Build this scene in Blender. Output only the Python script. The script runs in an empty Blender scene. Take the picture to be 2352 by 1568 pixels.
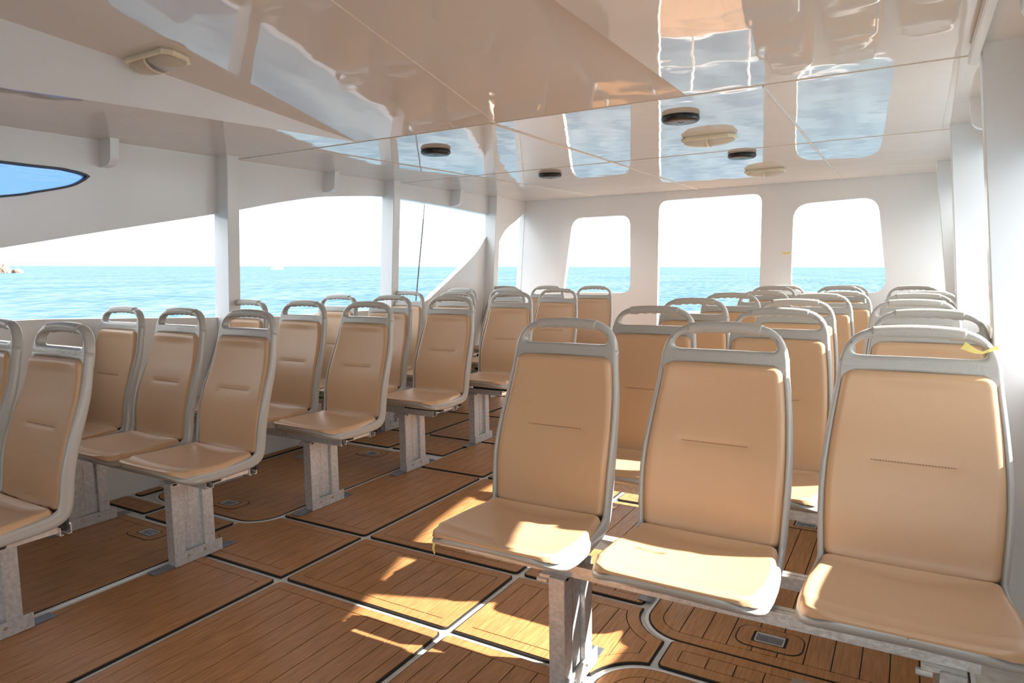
import bpy, bmesh, math, random
from mathutils import Vector, Matrix
from mathutils.geometry import tessellate_polygon
random.seed(7)
S = bpy.context.scene
C = S.collection
PI = math.pi

# ------------------------------------------------------------ camera
F_PX = 1558.5
cam_d = bpy.data.cameras.new('camera')
cam_d.sensor_width = 36.0
cam_d.lens = F_PX * 36.0 / 2352.0
cam_d.clip_start = 0.02; cam_d.clip_end = 20000
cam = bpy.data.objects.new('camera', cam_d); C.objects.link(cam)
yaw, pitch, roll = .5308, .1059, -.0136
fw = Vector((-math.sin(yaw)*math.cos(pitch), math.cos(yaw)*math.cos(pitch), -math.sin(pitch)))
rt = Vector((math.cos(yaw), math.sin(yaw), 0)); up = rt.cross(fw)
rt2 = math.cos(roll)*rt + math.sin(roll)*up
up2 = math.cos(roll)*up - math.sin(roll)*rt
m = Matrix((rt2, up2, -fw)).transposed().to_4x4(); m.translation = Vector((0, 0, 1.25))
cam.matrix_world = m
S.camera = cam

# ------------------------------------------------------------ sky, sun, exposure
S.view_settings.view_transform = 'Standard'; S.view_settings.look = 'None'
S.view_settings.gamma = 1.0; S.view_settings.use_curve_mapping = False
S.view_settings.exposure = 1.82
SUN_DIR = Vector((1.0, .405, .755)).normalized()      # towards the sun
sun_d = bpy.data.lights.new('sun', 'SUN'); sun_d.energy = 6.2; sun_d.angle = math.radians(.7)
sun_d.color = (1.0, .96, .90)
sun = bpy.data.objects.new('sun', sun_d); C.objects.link(sun)
sun.rotation_euler = SUN_DIR.to_track_quat('Z', 'Y').to_euler()
sun.location = (8, 3, 9)
W = bpy.data.worlds.new('world'); S.world = W; W.use_nodes = True
wn = W.node_tree; wn.nodes.clear()
wo = wn.nodes.new('ShaderNodeOutputWorld'); wb = wn.nodes.new('ShaderNodeBackground')
tc = wn.nodes.new('ShaderNodeTexCoord'); sx = wn.nodes.new('ShaderNodeSeparateXYZ')
cr = wn.nodes.new('ShaderNodeValToRGB')
wn.links.new(tc.outputs['Generated'], sx.inputs[0]); wn.links.new(sx.outputs['Z'], cr.inputs[0])
cr.color_ramp.elements[0].position = 0.0; cr.color_ramp.elements[0].color = (.93, .95, .95, 1)
cr.color_ramp.elements[1].position = .25; cr.color_ramp.elements[1].color = (.92, .94, .95, 1)
e = cr.color_ramp.elements.new(.9); e.color = (.55, .70, .92, 1)
# thin cloud streaks
nz = wn.nodes.new('ShaderNodeTexNoise'); nz.inputs['Scale'].default_value = 3.0; nz.inputs['Detail'].default_value = 5
mp = wn.nodes.new('ShaderNodeMapping'); mp.inputs['Scale'].default_value = (1, 1, 5)
wn.links.new(tc.outputs['Generated'], mp.inputs[0]); wn.links.new(mp.outputs[0], nz.inputs['Vector'])
cl = wn.nodes.new('ShaderNodeMapRange'); cl.inputs['From Min'].default_value = .48; cl.inputs['From Max'].default_value = .75
cl.inputs['To Max'].default_value = .5
wn.links.new(nz.outputs['Fac'], cl.inputs['Value'])
mx = wn.nodes.new('ShaderNodeMix'); mx.data_type = 'RGBA'
wn.links.new(cl.outputs[0], mx.inputs['Factor']); wn.links.new(cr.outputs[0], mx.inputs['A'])
mx.inputs['B'].default_value = (.98, .98, .98, 1)
wn.links.new(mx.outputs['Result'], wb.inputs['Color']); wb.inputs['Strength'].default_value = 1.0
wn.links.new(wb.outputs[0], wo.inputs[0])

# ------------------------------------------------------------ materials
def mat(name, col, rough=.5, metal=0, spec=.5, coat=0, noise=None, bump=None, trans=0, var=None):
    """noise=(scale, amount), bump=(scale, strength), var = second colour"""
    M = bpy.data.materials.new(name); M.use_nodes = True
    nt = M.node_tree; b = nt.nodes['Principled BSDF']
    b.inputs['Base Color'].default_value = (*col, 1); b.inputs['Roughness'].default_value = rough
    b.inputs['Metallic'].default_value = metal; b.inputs['Specular IOR Level'].default_value = spec
    b.inputs['Coat Weight'].default_value = coat; b.inputs['Coat Roughness'].default_value = .04
    b.inputs['Transmission Weight'].default_value = trans
    co = nt.nodes.new('ShaderNodeTexCoord')
    if noise or var:
        sc, am = noise or (8, .5)
        n = nt.nodes.new('ShaderNodeTexNoise'); n.inputs['Scale'].default_value = sc; n.inputs['Detail'].default_value = 6
        nt.links.new(co.outputs['Object'], n.inputs['Vector'])
        r = nt.nodes.new('ShaderNodeMapRange'); r.inputs['From Min'].default_value = .35; r.inputs['From Max'].default_value = .65
        r.inputs['To Max'].default_value = am
        nt.links.new(n.outputs['Fac'], r.inputs['Value'])
        x = nt.nodes.new('ShaderNodeMix'); x.data_type = 'RGBA'
        x.inputs['A'].default_value = (*col, 1)
        x.inputs['B'].default_value = (*(var or tuple(c*.6 for c in col)), 1)
        nt.links.new(r.outputs[0], x.inputs['Factor']); nt.links.new(x.outputs['Result'], b.inputs['Base Color'])
    if bump:
        n2 = nt.nodes.new('ShaderNodeTexNoise'); n2.inputs['Scale'].default_value = bump[0]; n2.inputs['Detail'].default_value = 2 if len(bump) < 3 else bump[2]
        nt.links.new(co.outputs['Object'], n2.inputs['Vector'])
        bp = nt.nodes.new('ShaderNodeBump'); bp.inputs['Strength'].default_value = bump[1]; bp.inputs['Distance'].default_value = .01
        nt.links.new(n2.outputs['Fac'], bp.inputs['Height']); nt.links.new(bp.outputs[0], b.inputs['Normal'])
        if coat: nt.links.new(bp.outputs[0], b.inputs['Coat Normal'])
    return M

M = {}
M['gel'] = mat('white_gelcoat', (.86, .85, .83), .16, spec=.5, noise=(2.5, .25), var=(.82, .80, .77), bump=(3.0, .10))
M['ceil'] = mat('glossy_ceiling_gelcoat', (.73, .675, .615), .03, spec=.75, noise=(1.5, .3), var=(.70, .64, .575), bump=(4.0, .15))
M['seam'] = mat('floor_gelcoat', (.74, .73, .70), .35, noise=(30, .5), var=(.50, .46, .38))
M['bead'] = mat('seam_bead', (.78, .70, .60), .35, noise=(25, .35), var=(.62, .46, .32))
M['caulk'] = mat('black_caulk', (.012, .010, .009), .6)
M['shell'] = mat('grey_moulded_plastic', (.43, .42, .385), .30, spec=.5, coat=.15, bump=(120, .06), noise=(6, .25), var=(.36, .35, .33))
M['grip'] = mat('warm_grey_grip', (.46, .435, .39), .38, spec=.5, bump=(160, .08))
M['vinyl'] = mat('tan_vinyl', (.59, .375, .215), .36, spec=.5, bump=(420, .05, 3), noise=(5, .35), var=(.55, .345, .195))
M['stitch'] = mat('brown_thread', (.24, .115, .05), .7)
M['galv'] = mat('galvanised_steel', (.66, .65, .64), .42, metal=.45, noise=(70, .6), var=(.42, .41, .40), bump=(60, .15))
M['alu'] = mat('weathered_aluminium', (.76, .74, .71), .38, metal=.55, noise=(60, .5), var=(.45, .42, .39), bump=(70, .12))
M['plate'] = mat('dull_steel_plate', (.30, .33, .38), .32, metal=.7, noise=(30, .5))
M['bolt'] = mat('bolt_steel', (.7, .7, .68), .25, metal=1)
M['dark'] = mat('black_rubber', (.012, .013, .014), .35, noise=(60, .4), var=(.03, .03, .03))
M['cream'] = mat('aged_cream_plastic', (.90, .80, .60), .35, noise=(10, .4), var=(.84, .70, .48))
M['yellow'] = mat('yellow_ribbon', (.88, .72, .22), .55)
M['stoolv'] = mat('cream_vinyl', (.70, .64, .58), .45, bump=(300, .1))
M['white'] = mat('white_paint', (.82, .82, .80), .3)
M['rock'] = mat('pale_granite', (.26, .19, .15), .9, noise=(.35, .8), var=(.10, .075, .06), bump=(.4, .6, 6))
M['hill'] = mat('hazy_hill', (.93, .96, .98), 1.0, noise=(.004, .5), var=(.88, .92, .95))  # distance haze painted into the hill colour
M['town'] = mat('shore_stone', (.46, .36, .28), .9, noise=(.6, .8), var=(.72, .68, .62))
M['rope'] = mat('grey_rope', (.12, .12, .13), .8)
M['shade_wall'] = mat('dark_shade_wall', (.16, .10, .06), .4, noise=(6, .5))  # dark colour chosen so the added wall bounces less light
M['blue'] = mat('blue_cushion', (.05, .12, .4), .6)

def lens_mat(name, col, rough, alpha_like=.55):
    A = bpy.data.materials.new(name); A.use_nodes = True
    b = A.node_tree.nodes['Principled BSDF']
    b.inputs['Base Color'].default_value = (*col, 1); b.inputs['Roughness'].default_value = rough
    b.inputs['Transmission Weight'].default_value = alpha_like; b.inputs['IOR'].default_value = 1.3
    return A
M['lens'] = lens_mat('ribbed_clear_lens', (.95, .93, .86), .06, .75)
# blue-tinted pane: thin sheet of tinted glass
G = bpy.data.materials.new('blue_tinted_pane'); G.use_nodes = True
nt = G.node_tree; nt.nodes.clear()
o_ = nt.nodes.new('ShaderNodeOutputMaterial'); tr = nt.nodes.new('ShaderNodeBsdfTransparent'); gl = nt.nodes.new('ShaderNodeBsdfGlossy')
tr.inputs[0].default_value = (.27, .41, .66, 1); gl.inputs['Roughness'].default_value = .04
ms = nt.nodes.new('ShaderNodeMixShader'); fr = nt.nodes.new('ShaderNodeFresnel'); fr.inputs[0].default_value = 1.5
no = nt.nodes.new('ShaderNodeTexNoise'); no.inputs['Scale'].default_value = 9; bp = nt.nodes.new('ShaderNodeBump'); bp.inputs['Strength'].default_value = .3
nt.links.new(no.outputs['Fac'], bp.inputs['Height']); nt.links.new(bp.outputs[0], gl.inputs['Normal'])
nt.links.new(fr.outputs[0], ms.inputs[0]); nt.links.new(tr.outputs[0], ms.inputs[1]); nt.links.new(gl.outputs[0], ms.inputs[2])
nt.links.new(ms.outputs[0], o_.inputs[0]); M['pane'] = G

# teak with grain along Y
T = bpy.data.materials.new('oiled_teak'); T.use_nodes = True
nt = T.node_tree; b = nt.nodes['Principled BSDF']; b.inputs['Roughness'].default_value = .42; b.inputs['Specular IOR Level'].default_value = .45
co = nt.nodes.new('ShaderNodeTexCoord')
def nse(scale, vecscale, detail=5):
    mm = nt.nodes.new('ShaderNodeMapping'); mm.inputs['Scale'].default_value = vecscale
    nt.links.new(co.outputs['Object'], mm.inputs[0])
    n = nt.nodes.new('ShaderNodeTexNoise'); n.inputs['Scale'].default_value = scale; n.inputs['Detail'].default_value = detail
    nt.links.new(mm.outputs[0], n.inputs['Vector']); return n
n1 = nse(14, (9, .7, 1)); n2 = nse(1.3, (1, 1, 1)); n3 = nse(90, (8, .35, 1), 3)
r1 = nt.nodes.new('ShaderNodeValToRGB'); r1.color_ramp.elements[0].position = .3; r1.color_ramp.elements[1].position = .72
r1.color_ramp.elements[0].color = (.37, .168, .058, 1); r1.color_ramp.elements[1].color = (.57, .285, .115, 1)
nt.links.new(n1.outputs['Fac'], r1.inputs[0])
x1 = nt.nodes.new('ShaderNodeMix'); x1.data_type = 'RGBA'; x1.blend_type = 'MULTIPLY'; x1.inputs['Factor'].default_value = 1
r2 = nt.nodes.new('ShaderNodeValToRGB'); r2.color_ramp.elements[0].position = .3; r2.color_ramp.elements[1].position = .7
r2.color_ramp.elements[0].color = (.78, .76, .74, 1); r2.color_ramp.elements[1].color = (1.08, 1.05, 1.0, 1)
nt.links.new(n2.outputs['Fac'], r2.inputs[0]); nt.links.new(r1.outputs[0], x1.inputs['A']); nt.links.new(r2.outputs[0], x1.inputs['B'])
x2 = nt.nodes.new('ShaderNodeMix'); x2.data_type = 'RGBA'; x2.blend_type = 'MULTIPLY'; x2.inputs['Factor'].default_value = .3
r3 = nt.nodes.new('ShaderNodeValToRGB'); r3.color_ramp.elements[0].position = .35; r3.color_ramp.elements[1].position = .6
r3.color_ramp.elements[0].color = (.72, .70, .68, 1); r3.color_ramp.elements[1].color = (1, 1, 1, 1)
nt.links.new(n3.outputs['Fac'], r3.inputs[0]); nt.links.new(x1.outputs['Result'], x2.inputs['A']); nt.links.new(r3.outputs[0], x2.inputs['B'])
nt.links.new(x2.outputs['Result'], b.inputs['Base Color'])
bp = nt.nodes.new('ShaderNodeBump'); bp.inputs['Strength'].default_value = .12; bp.inputs['Distance'].default_value = .002
nt.links.new(n3.outputs['Fac'], bp.inputs['Height']); nt.links.new(bp.outputs[0], b.inputs['Normal'])
M['teak'] = T

# sea
T = bpy.data.materials.new('sea_water'); T.use_nodes = True
nt = T.node_tree; nt.nodes.clear()
so = nt.nodes.new('ShaderNodeOutputMaterial'); sd = nt.nodes.new('ShaderNodeBsdfDiffuse'); sg = nt.nodes.new('ShaderNodeBsdfGlossy')
sm = nt.nodes.new('ShaderNodeMixShader'); sm.inputs[0].default_value = .10
sg.inputs['Roughness'].default_value = .22; sg.inputs['Color'].default_value = (.75, .90, 1.0, 1)
co = nt.nodes.new('ShaderNodeTexCoord')
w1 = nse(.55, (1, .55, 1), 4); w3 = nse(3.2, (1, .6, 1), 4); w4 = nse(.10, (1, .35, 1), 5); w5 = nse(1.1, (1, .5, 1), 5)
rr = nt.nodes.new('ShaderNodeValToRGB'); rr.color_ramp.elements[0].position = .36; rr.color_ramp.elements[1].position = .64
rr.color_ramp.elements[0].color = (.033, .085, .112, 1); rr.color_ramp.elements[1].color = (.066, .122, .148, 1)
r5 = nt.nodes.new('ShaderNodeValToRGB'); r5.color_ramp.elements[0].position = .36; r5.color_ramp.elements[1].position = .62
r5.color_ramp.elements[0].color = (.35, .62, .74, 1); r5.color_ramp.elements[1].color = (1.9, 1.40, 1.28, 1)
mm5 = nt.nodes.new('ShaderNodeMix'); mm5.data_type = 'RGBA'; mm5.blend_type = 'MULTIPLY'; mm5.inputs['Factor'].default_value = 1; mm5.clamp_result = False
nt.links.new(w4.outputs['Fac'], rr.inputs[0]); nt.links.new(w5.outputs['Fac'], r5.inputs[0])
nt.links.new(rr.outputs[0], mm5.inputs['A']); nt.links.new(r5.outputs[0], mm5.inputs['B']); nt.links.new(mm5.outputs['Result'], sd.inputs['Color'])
ad = nt.nodes.new('ShaderNodeMath'); ad.operation = 'MULTIPLY_ADD'; ad.inputs[1].default_value = .22
nt.links.new(w3.outputs['Fac'], ad.inputs[0]); nt.links.new(w1.outputs['Fac'], ad.inputs[2])
bp = nt.nodes.new('ShaderNodeBump'); bp.inputs['Strength'].default_value = .8; bp.inputs['Distance'].default_value = .5
nt.links.new(ad.outputs[0], bp.inputs['Height']); nt.links.new(bp.outputs[0], sg.inputs['Normal'])
nt.links.new(sd.outputs[0], sm.inputs[1]); nt.links.new(sg.outputs[0], sm.inputs[2]); nt.links.new(sm.outputs[0], so.inputs[0])
M['sea'] = T

# ------------------------------------------------------------ mesh helpers
def tag(o, label=None, cat=None, group=None, kind=None):
    if label: o['label'] = label
    if cat: o['category'] = cat
    if group: o['group'] = group
    if kind: o['kind'] = kind
    return o

def obj(name, bm, m, parent=None, smooth=False, loc=None):
    me = bpy.data.meshes.new(name)
    bmesh.ops.recalc_face_normals(bm, faces=bm.faces)
    bm.to_mesh(me); bm.free()
    for mm in (m if isinstance(m, (list, tuple)) else [m]): me.materials.append(M[mm])
    if smooth:
        for p in me.polygons: p.use_smooth = True
    o = bpy.data.objects.new(name, me); C.objects.link(o)
    if parent: o.parent = parent
    if loc: o.location = loc
    return o

def empty(name, loc=(0, 0, 0), rz=0):
    o = bpy.data.objects.new(name, None); C.objects.link(o)
    o.location = loc; o.rotation_euler = (0, 0, rz); o.empty_display_size = .05
    return o

def box(bm, x0, x1, y0, y1, z0, z1, bev=0, mi=0):
    before = set(bm.faces)
    r = bmesh.ops.create_cube(bm, size=1)
    for v in r['verts']:
        v.co = Vector((x0+(v.co.x+.5)*(x1-x0), y0+(v.co.y+.5)*(y1-y0), z0+(v.co.z+.5)*(z1-z0)))
    if bev:
        es = list({e for v in r['verts'] for e in v.link_edges})
        bmesh.ops.bevel(bm, geom=es, offset=bev, segments=2, affect='EDGES')
    for f in set(bm.faces)-before: f.material_index = mi
    return bm

def loft(bm, rings, closed=True, cap=True):
    """rings: list of lists of Vector, same length"""
    R = [[bm.verts.new(p) for p in ring] for ring in rings]
    n = len(R[0])
    for a, b_ in zip(R, R[1:]):
        for i in range(n if closed else n-1):
            j = (i+1) % n
            try: bm.faces.new((a[i], a[j], b_[j], b_[i]))
            except ValueError: pass
    if cap:
        try:
            bm.faces.new(R[0]); bm.faces.new(R[-1])
        except ValueError: pass
    return R

def tube(bm, pts, rad, seg=12, ell=1.0, upv=Vector((0, 1, 0))):
    pts = [Vector(p) for p in pts]; rings = []
    for i, p in enumerate(pts):
        t = (pts[min(i+1, len(pts)-1)] - pts[max(i-1, 0)]).normalized()
        a = upv - t*upv.dot(t)
        if a.length < 1e-4: a = Vector((1, 0, 0)) - t*t.x
        a.normalize(); b_ = t.cross(a)
        r = rad[i] if isinstance(rad, (list, tuple)) else rad
        rings.append([p + a*(math.cos(2*PI*k/seg)*r*ell) + b_*(math.sin(2*PI*k/seg)*r) for k in range(seg)])
    return loft(bm, rings)

def prism(bm, poly, z0, z1, fn=lambda u, v, w: (u, v, w), holes=(), mi=0):
    """polygon (with holes) in (u,v) extruded along w, mapped by fn"""
    loops = [poly] + list(holes)
    tris = tessellate_polygon([[Vector((u, v, 0)) for u, v in l] for l in loops])
    flat = [p for l in loops for p in l]
    A = [bm.verts.new(fn(u, v, z0)) for u, v in flat]; B = [bm.verts.new(fn(u, v, z1)) for u, v in flat]
    fs = []
    for t in tris:
        for V, order in ((A, t), (B, t[::-1])):
            try: fs.append(bm.faces.new([V[i] for i in order]))
            except ValueError: pass
    k = 0
    for l in loops:
        n = len(l)
        for i in range(n):
            j = (i+1) % n
            try: fs.append(bm.faces.new((A[k+i], A[k+j], B[k+j], B[k+i])))
            except ValueError: pass
        k += n
    for f in fs: f.material_index = mi

def rrect(x0, x1, y0, y1, r, seg=5):
    """r: one radius or (bl, br, tr, tl)"""
    rs = (r,)*4 if not isinstance(r, (tuple, list)) else r
    out = []
    for (cx, cy, a0, q) in ((x0, y0, PI, rs[0]), (x1, y0, 1.5*PI, rs[1]), (x1, y1, 0, rs[2]), (x0, y1, .5*PI, rs[3])):
        sx_ = 1 if cx == x0 else -1; sy_ = 1 if cy == y0 else -1
        for k in range(seg+1):
            a = a0 + k/seg*PI/2
            out.append((cx+sx_*q+q*math.cos(a), cy+sy_*q+q*math.sin(a)))
    return out

def inset(poly, d):
    n = len(poly); out = []
    # drop duplicates
    P = [Vector(p) for p in poly]
    area = sum(P[i].x*P[(i+1) % n].y-P[(i+1) % n].x*P[i].y for i in range(n))
    s = 1 if area > 0 else -1
    for i in range(n):
        j = i-1; k = (i+1) % n
        while (P[i]-P[j]).length < 1e-6: j -= 1
        while (P[k]-P[i]).length < 1e-6: k = (k+1) % n
        a = (P[i]-P[j]).normalized(); b_ = (P[k]-P[i]).normalized()
        na = Vector((-a.y, a.x))*s; nb = Vector((-b_.y, b_.x))*s
        mnb = (na+nb)
        if mnb.length < 1e-5: mnb = na
        mnb.normalize(); c = max(.35, mnb.dot(na))
        q = P[i] + mnb*(d/c); out.append((q.x, q.y))
    return out

def clipx(poly, x, keep_right):
    out = []; n = len(poly)
    for i in range(n):
        p, q = poly[i], poly[(i+1) % n]
        ip = (p[0] >= x) == keep_right or p[0] == x; iq = (q[0] >= x) == keep_right or q[0] == x
        if ip: out.append(p)
        if ip != iq and abs(q[0]-p[0]) > 1e-9:
            t = (x-p[0])/(q[0]-p[0]); out.append((x, p[1]+t*(q[1]-p[1])))
    return out

def clean(poly):
    out = []
    for p in poly:
        if not out or math.hypot(p[0]-out[-1][0], p[1]-out[-1][1]) > 2e-4: out.append(p)
    if len(out) > 1 and math.hypot(out[0][0]-out[-1][0], out[0][1]-out[-1][1]) < 2e-4: out.pop()
    return out

def teak_mesh(bm, outline, pitch=.078, border=.048, z=0.0, rr=None):
    """black caulked base, teak margin board and teak planks; material 0 teak, 1 caulk"""
    if rr:                                         # (x0, x1, y0, y1, radius, segments) or (loop function,)
        rad_ = (0,)*4 if callable(rr[0]) else rr[4] if isinstance(rr[4], (tuple, list)) else (rr[4],)*4
        def ins(d): return rr[0](d) if callable(rr[0]) else rrect(rr[0]+d, rr[1]-d, rr[2]+d, rr[3]-d, tuple(max(.004, q-d) for q in rad_), rr[5])
        outline = ins(0)
    else:
        outline = clean(outline)
        def ins(d): return inset(outline, d)
    prism(bm, outline, z, z+.0075, mi=1)
    o1 = ins(.006); i1 = ins(border)
    # margin ring
    n = len(o1); zt = z+.0105
    A = [bm.verts.new((*p, zt)) for p in o1]; B = [bm.verts.new((*p, zt)) for p in i1]
    A0 = [bm.verts.new((*p, z+.006)) for p in o1]; B0 = [bm.verts.new((*p, z+.006)) for p in i1]
    for i in range(n):
        j = (i+1) % n
        for q in ((A[i], A[j], B[j], B[i]), (A0[i], A0[j], A[j], A[i]), (B[i], B[j], B0[j], B0[i])):
            try: bm.faces.new(q)
            except ValueError: pass
    core = clean(ins(border+.0035))
    xs = [p[0] for p in core]; x0, x1 = min(xs), max(xs)
    nb = max(1, round((x1-x0)/pitch)); w = (x1-x0)/nb
    for k in range(nb):
        a = x0+k*w+(.0019 if k else -1); c = x0+(k+1)*w-(.0019 if k < nb-1 else -1)
        q = clean(clipx(clipx(core, a, True), c, False))
        if len(q) >= 3:
            try: prism(bm, q, z+.006, zt)
            except Exception: pass

# ------------------------------------------------------------ hull shape
def XL(z): return -3.80 + .075*z
def XR(z): return .45 - .08*z
YF = 6.55                                              # face of the forward bulkhead
YA = -1.6
def zc(y): return 1.95 + .008*(y-2.7)                  # ceiling height along the sides

# floor; unseen aft end lengthened to bounce sunlight onto the right seats
bm = bmesh.new(); prism(bm, [(-3.95, -6.0), (.60, -6.0), (.60, 6.7), (.0, 7.7), (-1.0, 8.5), (-2.4, 8.5), (-3.35, 7.7), (-3.95, 6.7)], -.08, 0)
floor = tag(obj('floor', bm, 'seam'), kind='structure')

# side walls with their sculpted openings; the two sides mirror each other
def curve(pts, n=6):
    """Catmull-Rom through the points"""
    P = [Vector(p) for p in pts]; P = [2*P[0]-P[1]] + P + [2*P[-1]-P[-2]]; out = []
    for i in range(1, len(P)-2):
        for k in range(n):
            t = k/n; a, b_, c, d = P[i-1:i+3]
            q = .5*((2*b_)+(c-a)*t+(2*a-5*b_+4*c-d)*t*t+(3*b_-a-3*c+d)*t**3); out.append((q.x, q.y))
    out.append(tuple(P[-2])); return out
top = curve([(-.05, 1.125), (.8, 1.235), (1.56, 1.381), (2.06, 1.482), (2.70, 1.607), (2.95, 1.66), (3.2, 1.715), (3.54, 1.778), (3.85, 1.812), (4.21, 1.84), (4.5, 1.84), (5.06, 1.826), (5.77, 1.796), (5.84, 1.792)])
rise = curve([(5.84, 1.60), (5.785, 1.571), (5.668, 1.452), (5.521, 1.349), (5.309, 1.226), (5.173, 1.150), (4.977, 1.045), (4.86, .985), (4.62, .925)])
sill = [(4.0, .94), (3.2, .95), (2.69, .978), (1.73, 1.034), (1.54, 1.037), (.8, 1.08), (-.05, 1.12)]
hole1 = top + rise + sill
hole1R = top + rise + [(y, z-(.12 if y < 3.9 else 0)) for y, z in sill]
hole2 = [(5.86, .93), (YF-.004, .93), (YF-.004, 1.862)] + curve([(YF-.004, 1.862), (6.366, 1.764), (6.192, 1.679), (6.094, 1.594), (5.97, 1.44), (5.90, 1.30), (5.86, 1.18)])[1:]
lens_lo = curve([(.35, 1.45), (.8, 1.48), (1.573, 1.618), (1.721, 1.651), (1.881, 1.695), (1.955, 1.735)])
lens_hi = curve([(1.974, 1.754), (1.955, 1.763), (1.894, 1.773), (1.765, 1.778), (1.2, 1.762), (.6, 1.62), (.35, 1.50)])
lens_loop = lens_lo + lens_hi
def side_wall(name, X, sgn):
    outer = [(YA, 0), (YF+.05, 0), (YF+.05, 1.99), (2.86, 1.96), (YA, 1.93)]
    bm = bmesh.new()
    prism(bm, outer, 0, .06, lambda u, v, w: (X(v)+sgn*w, u, v), [clean(hole1 if sgn < 0 else hole1R), clean(hole2), clean(lens_loop)])
    return tag(obj(name, bm, 'gel'), kind='structure')
side_wall('wall_left', XL, -1); side_wall('wall_right', XR, 1)
def porthole(name, X, sgn, n):
    root = empty(name, (0, 0, 0)); tag(root, kind='structure')
    bm = bmesh.new(); lp = clean(lens_loop)
    o2 = inset(lp, -.004); i2 = inset(lp, .007)
    prism(bm, o2, -.006, .02, lambda u, v, w: (X(v)+sgn*w, u, v), [i2]); obj('window_frame', bm, 'dark', root)
    bm = bmesh.new(); prism(bm, inset(lp, .003), .008, .014, lambda u, v, w: (X(v)+sgn*w, u, v)); obj('pane', bm, 'pane', root)
porthole('window_1', XL, -1, 1); porthole('window_2', XR, 1, 2)

# square ribs standing off the side walls
k = 0
for sgn, X in ((-1, XL), (1, XR)):
    for y in (2.72, 4.25, 5.80):
        k += 1; bm = bmesh.new(); rings = []
        for z in (0, 1.0, zc(y)+.02):
            xw = X(z)+sgn*.02
            if sgn < 0: xi = -3.675+.065*z if y < 3 else -3.69+.07*z
            else: xi = {2.72: .325, 4.25: .290, 5.80: .335}[y]-{2.72: .083, 4.25: .075, 5.80: .108}[y]*z
            q = [(xw, y), (xi-sgn*-.004, y), (xi, y+.004), (xi, y+.08), (xw, y+.08)]
            rings.append([Vector((a, b_, z)) for a, b_ in q])
        loft(bm, rings)
        tag(obj('trim_%d' % k, bm, 'gel'), kind='structure')
# roof-beam knees hanging under the ceiling between the ribs
for sgn, X in ((-1, XL), (1, XR)):
    for y in (2.03, 3.60, 5.16):
        k += 1; bm = bmesh.new(); zt = zc(y)
        d = .118
        pts = [(0, zt+.02), (d, zt+.02)]
        for a in range(7):
            t = a/6*PI/2; r = .045
            pts.append((d-.004-r+r*math.cos(t), zt-.135+r-r*math.sin(t)))
        pts += [(0, zt-.14)]
        prism(bm, pts, y, y+.045, lambda u, v, w: (X(v)+sgn*.01-sgn*u, w, v))
        bmesh.ops.bevel(bm, geom=[e for e in bm.edges if e.is_manifold and e.calc_face_angle(0) > .9], offset=.006, segments=2, affect='EDGES')
        tag(obj('trim_%d' % k, bm, 'gel', smooth=False), kind='structure')

# forward bulkhead with two windows and the doorway
def slanted(pts, r, seg=6):
    out = []; n = len(pts)
    rr_ = r if isinstance(r, (list, tuple)) else [r]*n
    for i in range(n):
        p = Vector(pts[i]); a = (Vector(pts[i-1])-p).normalized(); b_ = (Vector(pts[(i+1) % n])-p).normalized(); q = rr_[i]
        if q == 0: out.append(tuple(p)); continue
        for k_ in range(seg+1):
            t = k_/seg; s = p+a*q; e_ = p+b_*q
            out.append(tuple((1-t)**2*s+2*t*(1-t)*p+t*t*e_))
    return out
w1 = slanted([(-3.205, 1.000), (-2.448, 0.995), (-2.452, 1.775), (-3.085, 1.775)], [.05, .10, .11, .11])
dr = slanted([(-2.175, .06), (-1.20, .06), (-1.195, 1.905), (-2.155, 1.895)], [.0, .0, .09, .09])
w3 = slanted([(-.93, 1.01), (-.17, 1.01), (-.265, 1.815), (-.925, 1.79)], [.13, .13, .13, .14])
bm = bmesh.new()
xa, xb = XL(0)-.04, XR(0)+.04
prism(bm, [(xa, 0), (xb, 0), (XR(2)+.04, 2.0), (XL(2)-.04, 2.0)], YF, YF+.055, lambda u, v, w: (u, w, v), [w1, dr, w3])
tag(obj('wall_front', bm, 'gel'), kind='structure')

bm = bmesh.new(); box(bm, -3.9, -1.05, YA-.05, YA, 0, 2.66)  # unseen dark wall, added to keep light off the left seats
tag(obj('shade_wall_aft', bm, 'shade_wall'), kind='structure')

# ceiling: flat all round, with a recess that climbs towards the stern
edgeL = [(-2.64, 2.86), (-2.727, 2.291), (-2.82, 1.709), (-2.91, 1.277), (-3.10, .3), (-3.36, -1.0), (-3.45, YA)]
xr_ = -.828
def zr(y): return zc(2.86) + .15*(2.86-y)
bm = bmesh.new()
def quad(*p): bm.faces.new([bm.verts.new(q) for q in p])
xs = [-3.85, -2.64, xr_, .55]
for a, b_ in zip(xs, xs[1:]): quad((a, 2.86, zc(2.86)), (b_, 2.86, zc(2.86)), (b_, YF+.06, zc(YF)), (a, YF+.06, zc(YF)))
quad((xr_, YA, zc(YA)), (.55, YA, zc(YA)), (.55, 2.86, zc(2.86)), (xr_, 2.86, zc(2.86)))
for (x0, y0), (x1, y1) in zip(edgeL, edgeL[1:]):
    quad((-3.85, y0, zc(y0)), (x0, y0, zc(y0)), (x1, y1, zc(y1)), (-3.85, y1, zc(y1)))
    quad((x0, y0, zc(y0)), (x1, y1, zc(y1)), (x1, y1, zr(y1)), (x0, y0, zr(y0))); bm.faces.ensure_lookup_table(); bm.faces[-1].material_index = 1  # paler material paints in the brighter light on this recess face
    quad((x0, y0, zr(y0)), (xr_, y0, zr(y0)), (xr_, y1, zr(y1)), (x1, y1, zr(y1)))
    quad((xr_, y0, zc(y0)), (xr_, y1, zc(y1)), (xr_, y1, zr(y1)), (xr_, y0, zr(y0)))
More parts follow.
